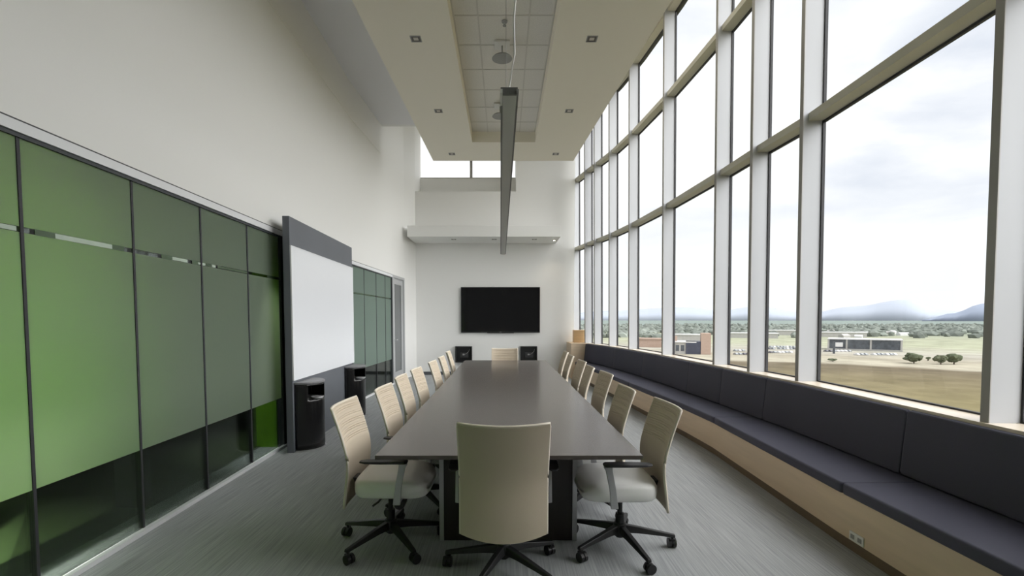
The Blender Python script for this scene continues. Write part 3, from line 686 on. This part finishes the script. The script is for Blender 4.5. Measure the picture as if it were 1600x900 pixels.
def sweep(a, b, section):
    """loft of the rounded section(d) from depth a to b with pinched ends"""
    ds = dsamples(a, b); rings = []
    n = len(ds)
    for i, d in enumerate(ds):
        rings.append(section(d))
    def inset(r, f):
        c = Vector((sum(p[0] for p in r) / len(r), sum(p[1] for p in r) / len(r), sum(p[2] for p in r) / len(r)))
        out = []
        for p in r:
            v = Vector(p) - c; l = v.length
            out.append(tuple(c + v * max(0, (l - f) / l)))
        return out
    def shift(r, dy): return [(x, y_ + dy, z) for x, y_, z in r]
    rings[0] = shift(rings[0], 0.018); rings[-1] = shift(rings[-1], -0.018)
    rings = [inset(shift(rings[0], -0.016), 0.016), inset(shift(rings[0], -0.008), 0.004)] + rings + [inset(shift(rings[-1], 0.008), 0.004), inset(shift(rings[-1], 0.016), 0.016)]
    return MB().loft(rings)
def rounded(pts, r, n=4):
    """rounds a convex polygon's corners (2-D)"""
    out = []; m = len(pts)
    for i in range(m):
        p = Vector(pts[i]); a = (Vector(pts[i-1]) - p).normalized(); b = (Vector(pts[(i+1) % m]) - p).normalized()
        for k in range(n + 1):
            t = k / n; q0 = p + a * r * (1 - t); q1 = p + b * r * t
            out.append(tuple(p + a * r * (1 - t) ** 2 + b * r * t ** 2))
    return out
def seat_sec(d):
    x0, x1 = xf(d), xg(d) - 0.24
    return [(x, d, z) for x, z in rounded([(x0, 0.36), (x1, 0.36), (x1, 0.435), (x0, 0.435)], 0.018)]
def back_sec(d):
    g = xg(d)
    return [(x, d, z) for x, z in rounded([(g - 0.31, 0.437), (g - 0.232, 0.437), (g - 0.232, 0.885), (g - 0.272, 0.885)], 0.022)]
SC = [Y0 + 0.01, -1.0, 0.95, 3.05, 5.12, 8.0, BE - 0.005]
SL = ['far behind the camera', 'behind the camera', 'closest to the camera', 'second stretch from the camera', 'third stretch from the camera, at the bend', 'far stretch ending at the maple block']
for k, (a, b) in enumerate(zip(SC[:-1], SC[1:])):
    o = sweep(a + 0.001, b - 0.001, seat_sec).build('seat_cushion', M_NAVY, smooth=True)
    tag(o, 'dark navy bench seat cushion, ' + SL[k], 'cushion', 'bench seat cushions')
BC = [Y0 + 0.01, -0.9, 1.2, 3.2, 4.95, 5.88, 6.85, 8.7, 10.25, BE - 0.005]
BL = ['far behind the camera', 'beside the camera', 'nearest in view', 'second in view, the longest near one', 'third in view, a short one', 'fourth in view, a short one', 'fifth in view', 'sixth in view', 'farthest, against the maple block']
for k, (a, b) in enumerate(zip(BC[:-1], BC[1:])):
    o = sweep(a + 0.001, b - 0.001, back_sec).build('back_cushion', M_NAVY, smooth=True)
    tag(o, 'dark navy bench back cushion under the windows, ' + BL[k], 'cushion', 'bench back cushions')
bx = thing('maple_box', 'small maple box standing on the far end of the bench, orange light in its colour', 'box', (1.98, 12.45, 0.895))
MB().box(-0.15, 0.15, -0.13, 0.13, 0.0, 0.31).build('box_body', M_MAPLE_LIT, bx, bevel=0.006)
MB().box(-0.152, 0.152, -0.132, 0.132, 0.31, 0.325).build('box_top', M_MAPLE_LIT, bx, bevel=0.004)
ol = thing('power_outlet', 'white power outlet low on the maple bench front', 'outlet', (xf(2.95) + 0.025, 2.93, 0.115), 0)
MB().box(-0.008, 0.0, -0.06, 0.06, -0.03, 0.03).build('face_plate', M_OUT, ol, bevel=0.003)
for s in (-0.03, 0.03): MB().box(-0.0095, -0.006, s - 0.016, s + 0.016, -0.014, 0.014).build('socket', M_GREY, ol)

# ------------------------------------------------------------------ outside
GZ0 = -23.5
def field_mat():
    m = bpy.data.materials.new('fields_and_lots'); m.use_nodes = True; t = m.node_tree; b = t.nodes['Principled BSDF']; b.inputs['Roughness'].default_value = 1; b.inputs['Specular IOR Level'].default_value = 0
    c = N(t, 'ShaderNodeTexCoord'); s = N(t, 'ShaderNodeSeparateXYZ'); t.links.new(c.outputs['Object'], s.inputs[0])
    # distance from the building, bent a little by noise
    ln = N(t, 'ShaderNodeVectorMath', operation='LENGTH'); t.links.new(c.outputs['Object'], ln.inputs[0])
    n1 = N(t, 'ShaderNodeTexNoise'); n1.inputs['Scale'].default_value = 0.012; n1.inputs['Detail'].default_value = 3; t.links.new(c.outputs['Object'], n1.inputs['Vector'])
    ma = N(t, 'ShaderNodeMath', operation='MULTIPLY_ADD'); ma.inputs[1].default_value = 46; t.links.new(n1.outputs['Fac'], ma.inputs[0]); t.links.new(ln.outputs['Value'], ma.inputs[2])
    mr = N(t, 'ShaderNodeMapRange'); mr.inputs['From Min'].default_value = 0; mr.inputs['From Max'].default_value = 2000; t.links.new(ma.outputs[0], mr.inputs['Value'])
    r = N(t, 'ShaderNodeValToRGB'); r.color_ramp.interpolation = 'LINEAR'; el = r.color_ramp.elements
    stops = [(0.0, (0.13, 0.12, 0.055)), (0.070, (0.17, 0.15, 0.075)), (0.112, (0.215, 0.185, 0.105)), (0.170, (0.155, 0.13, 0.095)), (0.173, (0.42, 0.39, 0.31)), (0.20, (0.36, 0.33, 0.26)), (0.235, (0.39, 0.37, 0.32)), (0.30, (0.36, 0.37, 0.27)), (0.42, (0.34, 0.35, 0.26)), (0.6, (0.28, 0.31, 0.25)), (1.0, (0.24, 0.28, 0.26))]  # stops beyond the brown field are paled to imitate haze
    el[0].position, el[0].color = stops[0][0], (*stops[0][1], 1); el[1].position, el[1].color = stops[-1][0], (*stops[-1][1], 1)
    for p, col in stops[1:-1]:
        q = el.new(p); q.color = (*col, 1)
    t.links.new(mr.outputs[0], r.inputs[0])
    n2 = N(t, 'ShaderNodeTexNoise'); n2.inputs['Scale'].default_value = 0.045; n2.inputs['Detail'].default_value = 7; n2.inputs['Roughness'].default_value = 0.65; t.links.new(c.outputs['Object'], n2.inputs['Vector'])
    mr2 = N(t, 'ShaderNodeMapRange'); mr2.inputs['From Min'].default_value = 0.3; mr2.inputs['From Max'].default_value = 0.7; mr2.inputs['To Min'].default_value = 0.72; mr2.inputs['To Max'].default_value = 1.25; t.links.new(n2.outputs['Fac'], mr2.inputs['Value'])
    vm = N(t, 'ShaderNodeVectorMath', operation='SCALE'); t.links.new(r.outputs[0], vm.inputs[0]); t.links.new(mr2.outputs[0], vm.inputs['Scale'])
    t.links.new(vm.outputs[0], b.inputs['Base Color'])
    return m
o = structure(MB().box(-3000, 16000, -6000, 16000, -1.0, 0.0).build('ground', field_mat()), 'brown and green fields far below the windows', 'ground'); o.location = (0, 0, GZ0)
M_HILL = [mat('haze_tinted_far_range', (0.43, 0.465, 0.53), 1.0, spec=0, noise=((0.0006, 0.0006, 0.002), 0.03, 5)), mat('haze_tinted_near_range', (0.31, 0.35, 0.43), 1.0, spec=0, noise=((0.001, 0.001, 0.002), 0.05, 5))]  # distance haze is put into these base colours
def hills(name, label, R, prof, m, depth):
    """ridge: prof lists (x/y bearing, height in metres) along an arc at distance R"""
    mb = MB(); rings = []
    for q, h in prof:
        d = Vector((q, 1)).normalized()
        a = d * R; b = d * (R + depth); c = d * (R + 2 * depth)
        rings.append([(a.x, a.y, GZ0), (a.x * 0.5 + b.x * 0.5, a.y * 0.5 + b.y * 0.5, GZ0 + h * 0.62), (b.x, b.y, GZ0 + h), (c.x, c.y, GZ0)])
    mb.loft(rings); o = mb.build(name, m, smooth=True); o['kind'] = 'structure'; o['label'] = label; o['category'] = 'hills'; return o
def ridge(pts, n, jitter):
    out = []
    for k in range(n):
        q = pts[0][0] + (pts[-1][0] - pts[0][0]) * k / (n - 1)
        for (q0, h0), (q1, h1) in zip(pts[:-1], pts[1:]):
            if q <= q1 + 1e-9:
                t = (q - q0) / (q1 - q0); t = t * t * (3 - 2 * t); h = h0 + (h1 - h0) * t; break
        out.append((q, h * (1 + jitter * (random.random() - 0.5))))
    return out
b_ = lambda px: (px - 787) / 740.0
hills('far_hills', 'mountain range along the horizon, haze put into its pale blue', 12000, ridge([(b_(840), 120), (b_(960), 260), (b_(1060), 330), (b_(1130), 250), (b_(1180), 330), (b_(1260), 170), (b_(1330), 300), (b_(1410), 430), (b_(1470), 200), (b_(1520), 160), (b_(1700), 300), (b_(2200), 360), (b_(3000), 240), (b_(3700), 20)], 200, 0.05), M_HILL[0], 900)
hills('near_hills', 'hill at the right of the horizon, coloured blue grey for haze', 9000, ridge([(b_(1440), 20), (b_(1485), 110), (b_(1535), 250), (b_(1600), 310), (b_(1750), 200), (b_(2200), 280), (b_(2900), 150), (b_(3500), 5)], 160, 0.04), M_HILL[1], 600)

HOUSES = []
# office block with dark glass
M_FAC = mat('dark_office_glass', (0.075, 0.085, 0.10), 0.4, noise=((0.5, 0.5, 0.5), 0.3, 2))
M_CONC = mat('pale_concrete', (0.42, 0.41, 0.39), 0.9, noise=((0.4, 0.4, 0.4), 0.06, 2))
M_BRICK = mat('tan_brick', (0.42, 0.31, 0.25), 0.9, noise=((1, 1, 1), 0.08, 2))
M_ROOF = mat('white_roof', (0.66, 0.66, 0.66), 0.9, noise=((0.3, 0.3, 0.3), 0.05, 2))
def block(name, label, loc, rz): return thing(name, label, 'building', loc, rz)
o1 = block('office_building', 'low dark glass office block out in the fields', (293, 385, GZ0), math.radians(-37))
MB().box(-23, 23, -9, 9, 0, 8.6).build('facade', M_FAC, o1)
MB().box(-24, 24, -10, 10, 8.6, 9.4).build('roof', M_ROOF, o1)
for x in (-23.2, -11, 4.5, 23.2): MB().box(x - 0.6, x + 0.6, -9.4, -8.9, 0, 8.6).build('pilaster', M_CONC, o1)
MB().box(-24, 24, -9.8, -9.0, 0, 1.2).build('plinth', M_CONC, o1)
o2 = block('brick_building', 'building with dark glass and a tan brick tower beyond the bench', (136.5, 349, GZ0), math.radians(-20))
MB().box(-18, 4, -8, 10, 0, 8.2).build('wing', M_CONC, o2)
MB().box(-2, 8, -8.6, 8, 0, 9.0).build('glass_hall', mat('blue_black_glass', (0.05, 0.055, 0.085), 0.4, noise=((0.5, 0.5, 0.5), 0.3, 2)), o2)
MB().box(8, 14.5, -9, 6, 0, 15.0).build('tower', M_BRICK, o2)
MB().box(-19, 5, -9, 11, 8.2, 9.0).build('roof', M_ROOF, o2)
MB().box(-15, -8, -2, 4, 9.0, 12.6).build('roof_plant_room', M_BRICK, o2)
for x in (-16, -12.5, -9, -5.5): MB().box(x, x + 2.4, -8.15, -7.9, 2.0, 6.4).build('window', M_FAC, o2)
for k, (px, y_, w, dep, h, mm, lab) in enumerate(((1020, 430, 26, 14, 8, M_BRICK, 'low brown brick building left of the tan tower'), (1175, 640, 60, 20, 7, M_ROOF, 'long white roofed shed behind the parking lots'),
        (1310, 680, 62, 22, 7, M_ROOF, 'long white roofed shed behind the dark office block'), (1225, 760, 48, 22, 8, M_CONC, 'grey shed near the tree belt'), (1075, 520, 30, 14, 9, M_CONC, 'pale building behind the tan tower'))):
    r = block('distant_building', lab, (b_(px) * y_, y_, GZ0), math.radians(-25))
    MB().box(-w/2, w/2, -dep/2, dep/2, 0, h - 1).build('walls', mm if mm != M_ROOF else M_CONC, r)
    MB().box(-w/2 - 1, w/2 + 1, -dep/2 - 1, dep/2 + 1, h - 1, h).build('roof', M_ROOF if k != 0 else M_BRICK, r)
for k in range(14):
    y_ = random.uniform(560, 900); px = random.uniform(1150, 1530); w = random.uniform(8, 16); h = random.uniform(4, 6.5)
    hx_ = b_(px) * y_
    if any(abs(hx_ - b_(qx) * qy) < 50 and abs(y_ - qy) < 40 for qx, qy in ((1175, 640), (1310, 680), (1225, 760), (1075, 520))): continue
    r = tag(MB().prism([(-w/2, -4), (w/2, -4), (w/2, 4), (-w/2, 4)], 0, h * 0.6).hexa([(-w/2 - 0.5, -4.5, h * 0.6), (w/2 + 0.5, -4.5, h * 0.6), (w/2 + 0.5, 4.5, h * 0.6), (-w/2 - 0.5, 4.5, h * 0.6), (-w/2, -0.2, h), (w/2, -0.2, h), (w/2, 0.2, h), (-w/2, 0.2, h)]).build('distant_house', M_ROOF if k % 2 else M_CONC), 'tiny pale house out beyond the fields', 'house', 'distant houses')
    r.location = (hx_, y_, GZ0); r.rotation_euler = (0, 0, random.uniform(-0.8, 0.2)); HOUSES.append((hx_, y_))
sg = thing('pylon_sign', 'dark pylon with a white blank sign board left of the office block', 'sign', (b_(1304) * 345, 345, GZ0), math.radians(-30))
MB().box(-0.7, 0.7, -0.5, 0.5, 0, 8.8).build('post', M_FAC, sg)
MB().box(0.7, 5.2, -0.3, 0.3, 5.2, 8.2).build('sign_board', M_ROOF, sg)

# trees
M_LEAF = [mat('dusty_green_leaves', (0.115, 0.13, 0.085), 1.0, spec=0, noise=((0.6, 0.6, 0.6), 0.35, 4)), mat('haze_paled_leaves', (0.205, 0.225, 0.20), 1.0, spec=0, noise=((0.02, 0.02, 0.05), 0.35, 3))]  # far leaves are paled and greyed to stand in for haze
M_BARK = mat('bark', (0.10, 0.08, 0.06), 0.95, noise=((3, 3, 1), 0.2, 2))
def blob(bm, c, rx, rz, sub, jit):
    ret = bmesh.ops.create_icosphere(bm, subdivisions=sub, radius=1.0)
    for v in ret['verts']:
        f = 1 + jit * (random.random() - 0.5)
        v.co = Vector((c[0] + v.co.x * rx * f, c[1] + v.co.y * rx * f, c[2] + v.co.z * rz * f))
def tree(label, px, y_, w, h, n):
    r = thing('field_tree', label, 'tree', (b_(px) * y_, y_, GZ0), 0, 'trees at the edge of the brown field')
    bm = bmesh.new()
    for k in range(n):
        a = random.uniform(0, 6.28); q = random.uniform(0, w * 0.30)
        blob(bm, (q * math.cos(a), q * math.sin(a), h * random.uniform(0.42, 0.75)), w * random.uniform(0.2, 0.3), h * random.uniform(0.2, 0.28), 2, 0.45)
    m = MB(); m.bm.free(); m.bm = bm; m.build('crown', M_LEAF[0], r)
    MB().tube([(0, 0, 0), (0.1, 0, h * 0.3), (0, 0.1, h * 0.55)], [0.35, 0.28, 0.15]).build('trunk', M_BARK, r)
tree('bushy tree at the field edge, left of the pair', 1430, 268, 9.5, 6.0, 14)
tree('smaller bushy tree at the field edge, middle of three', 1472, 262, 6.5, 5.4, 11)
tree('bushy tree at the field edge, rightmost', 1493, 262, 8.0, 6.6, 13)
tree('low shrub in the field, between the bushy trees', 1452, 285, 3.4, 2.6, 7)
tree('low dark shrub at the left end of the dirt bank', 1303, 280, 5.0, 2.0, 8)
bm = bmesh.new()
for k in range(2700):
    px = random.uniform(860, 1560) if k < 1900 else random.uniform(1560, 2300); y_ = 620 * math.exp(random.random() ** 0.8 * 1.25)
    if y_ < 800 and random.random() < 0.4: continue
    if any(math.hypot(b_(px) * y_ - hx_, y_ - hy_) < 28 for hx_, hy_ in HOUSES): continue
    if any(abs(b_(px) * y_ - b_(qx) * qy) < 48 and abs(y_ - qy) < 48 for qx, qy in ((1175, 640), (1310, 680), (1225, 760))): continue
    blob(bm, (b_(px) * y_, y_, 2.5), random.uniform(4, 10), random.uniform(3.0, 6.5), 1, 0.5)
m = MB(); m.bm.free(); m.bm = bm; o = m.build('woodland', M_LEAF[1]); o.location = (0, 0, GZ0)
tag(o, 'belt of distant trees below the mountains, haze put into their pale green', 'woodland', kind='stuff')

# parked cars
def car_mesh(name, col):
    mb = MB()
    mb.loft([[(-2.2, y_, z) for y_, z in ((-0.85, 0.3), (0.85, 0.3), (0.85, 0.8), (-0.85, 0.8))], [(-0.9, y_, z) for y_, z in ((-0.9, 0.25), (0.9, 0.25), (0.9, 0.95), (-0.9, 0.95))], [(1.2, y_, z) for y_, z in ((-0.9, 0.25), (0.9, 0.25), (0.9, 0.95), (-0.9, 0.95))], [(2.2, y_, z) for y_, z in ((-0.85, 0.3), (0.85, 0.3), (0.85, 0.75), (-0.85, 0.75))]])
    mb.loft([[(-1.5, y_, 0.9) for y_ in (-0.75, 0.75)] + [(-0.9, 0.65, 1.45), (-0.9, -0.65, 1.45)], [(1.3, y_, 0.9) for y_ in (-0.75, 0.75)] + [(0.5, 0.65, 1.45), (0.5, -0.65, 1.45)]])
    for x in (-1.35, 1.35):
        for y_ in (-0.85, 0.85): mb.loft([[(x + 0.33 * math.cos(a), yy, 0.33 + 0.33 * math.sin(a)) for a in [6.283 * k / 10 for k in range(10)]] for yy in (y_ - 0.1, y_ + 0.1)])
    return mb.build(name, mat('car_paint_' + name, col, 0.4))
cars = []
protos = [(car_mesh('parked_car', c), n) for c, n in (((0.70, 0.70, 0.70), 'white'), ((0.10, 0.10, 0.12), 'dark'), ((0.32, 0.34, 0.36), 'grey'))]
used = set(); first = {0: True, 1: True, 2: True}
for row, (y_, p0, p1) in enumerate(((335, 1150, 1172), (352, 1205, 1252), (372, 1150, 1174), (395, 1203, 1250), (420, 1205, 1252), (365, 1292, 1328), (330, 1340, 1400))):
    x0, x1 = b_(p0) * y_, b_(p1) * y_; x = x0
    while x < x1:
        if random.random() < 0.8:
            k = random.choice((0, 0, 1, 2, 2)); src, cn = protos[k]
            c = src if first[k] else src.copy()
            if not first[k]: COL.objects.link(c)
            first[k] = False
            c.location = (x, y_ + random.uniform(-0.5, 0.5), GZ0); c.rotation_euler = (0, 0, math.radians(90 + random.uniform(-4, 4)))
            tag(c, 'tiny %s car in the parking lots out past the windows' % cn, 'car', '%s parked cars' % cn)
        x += 2.9
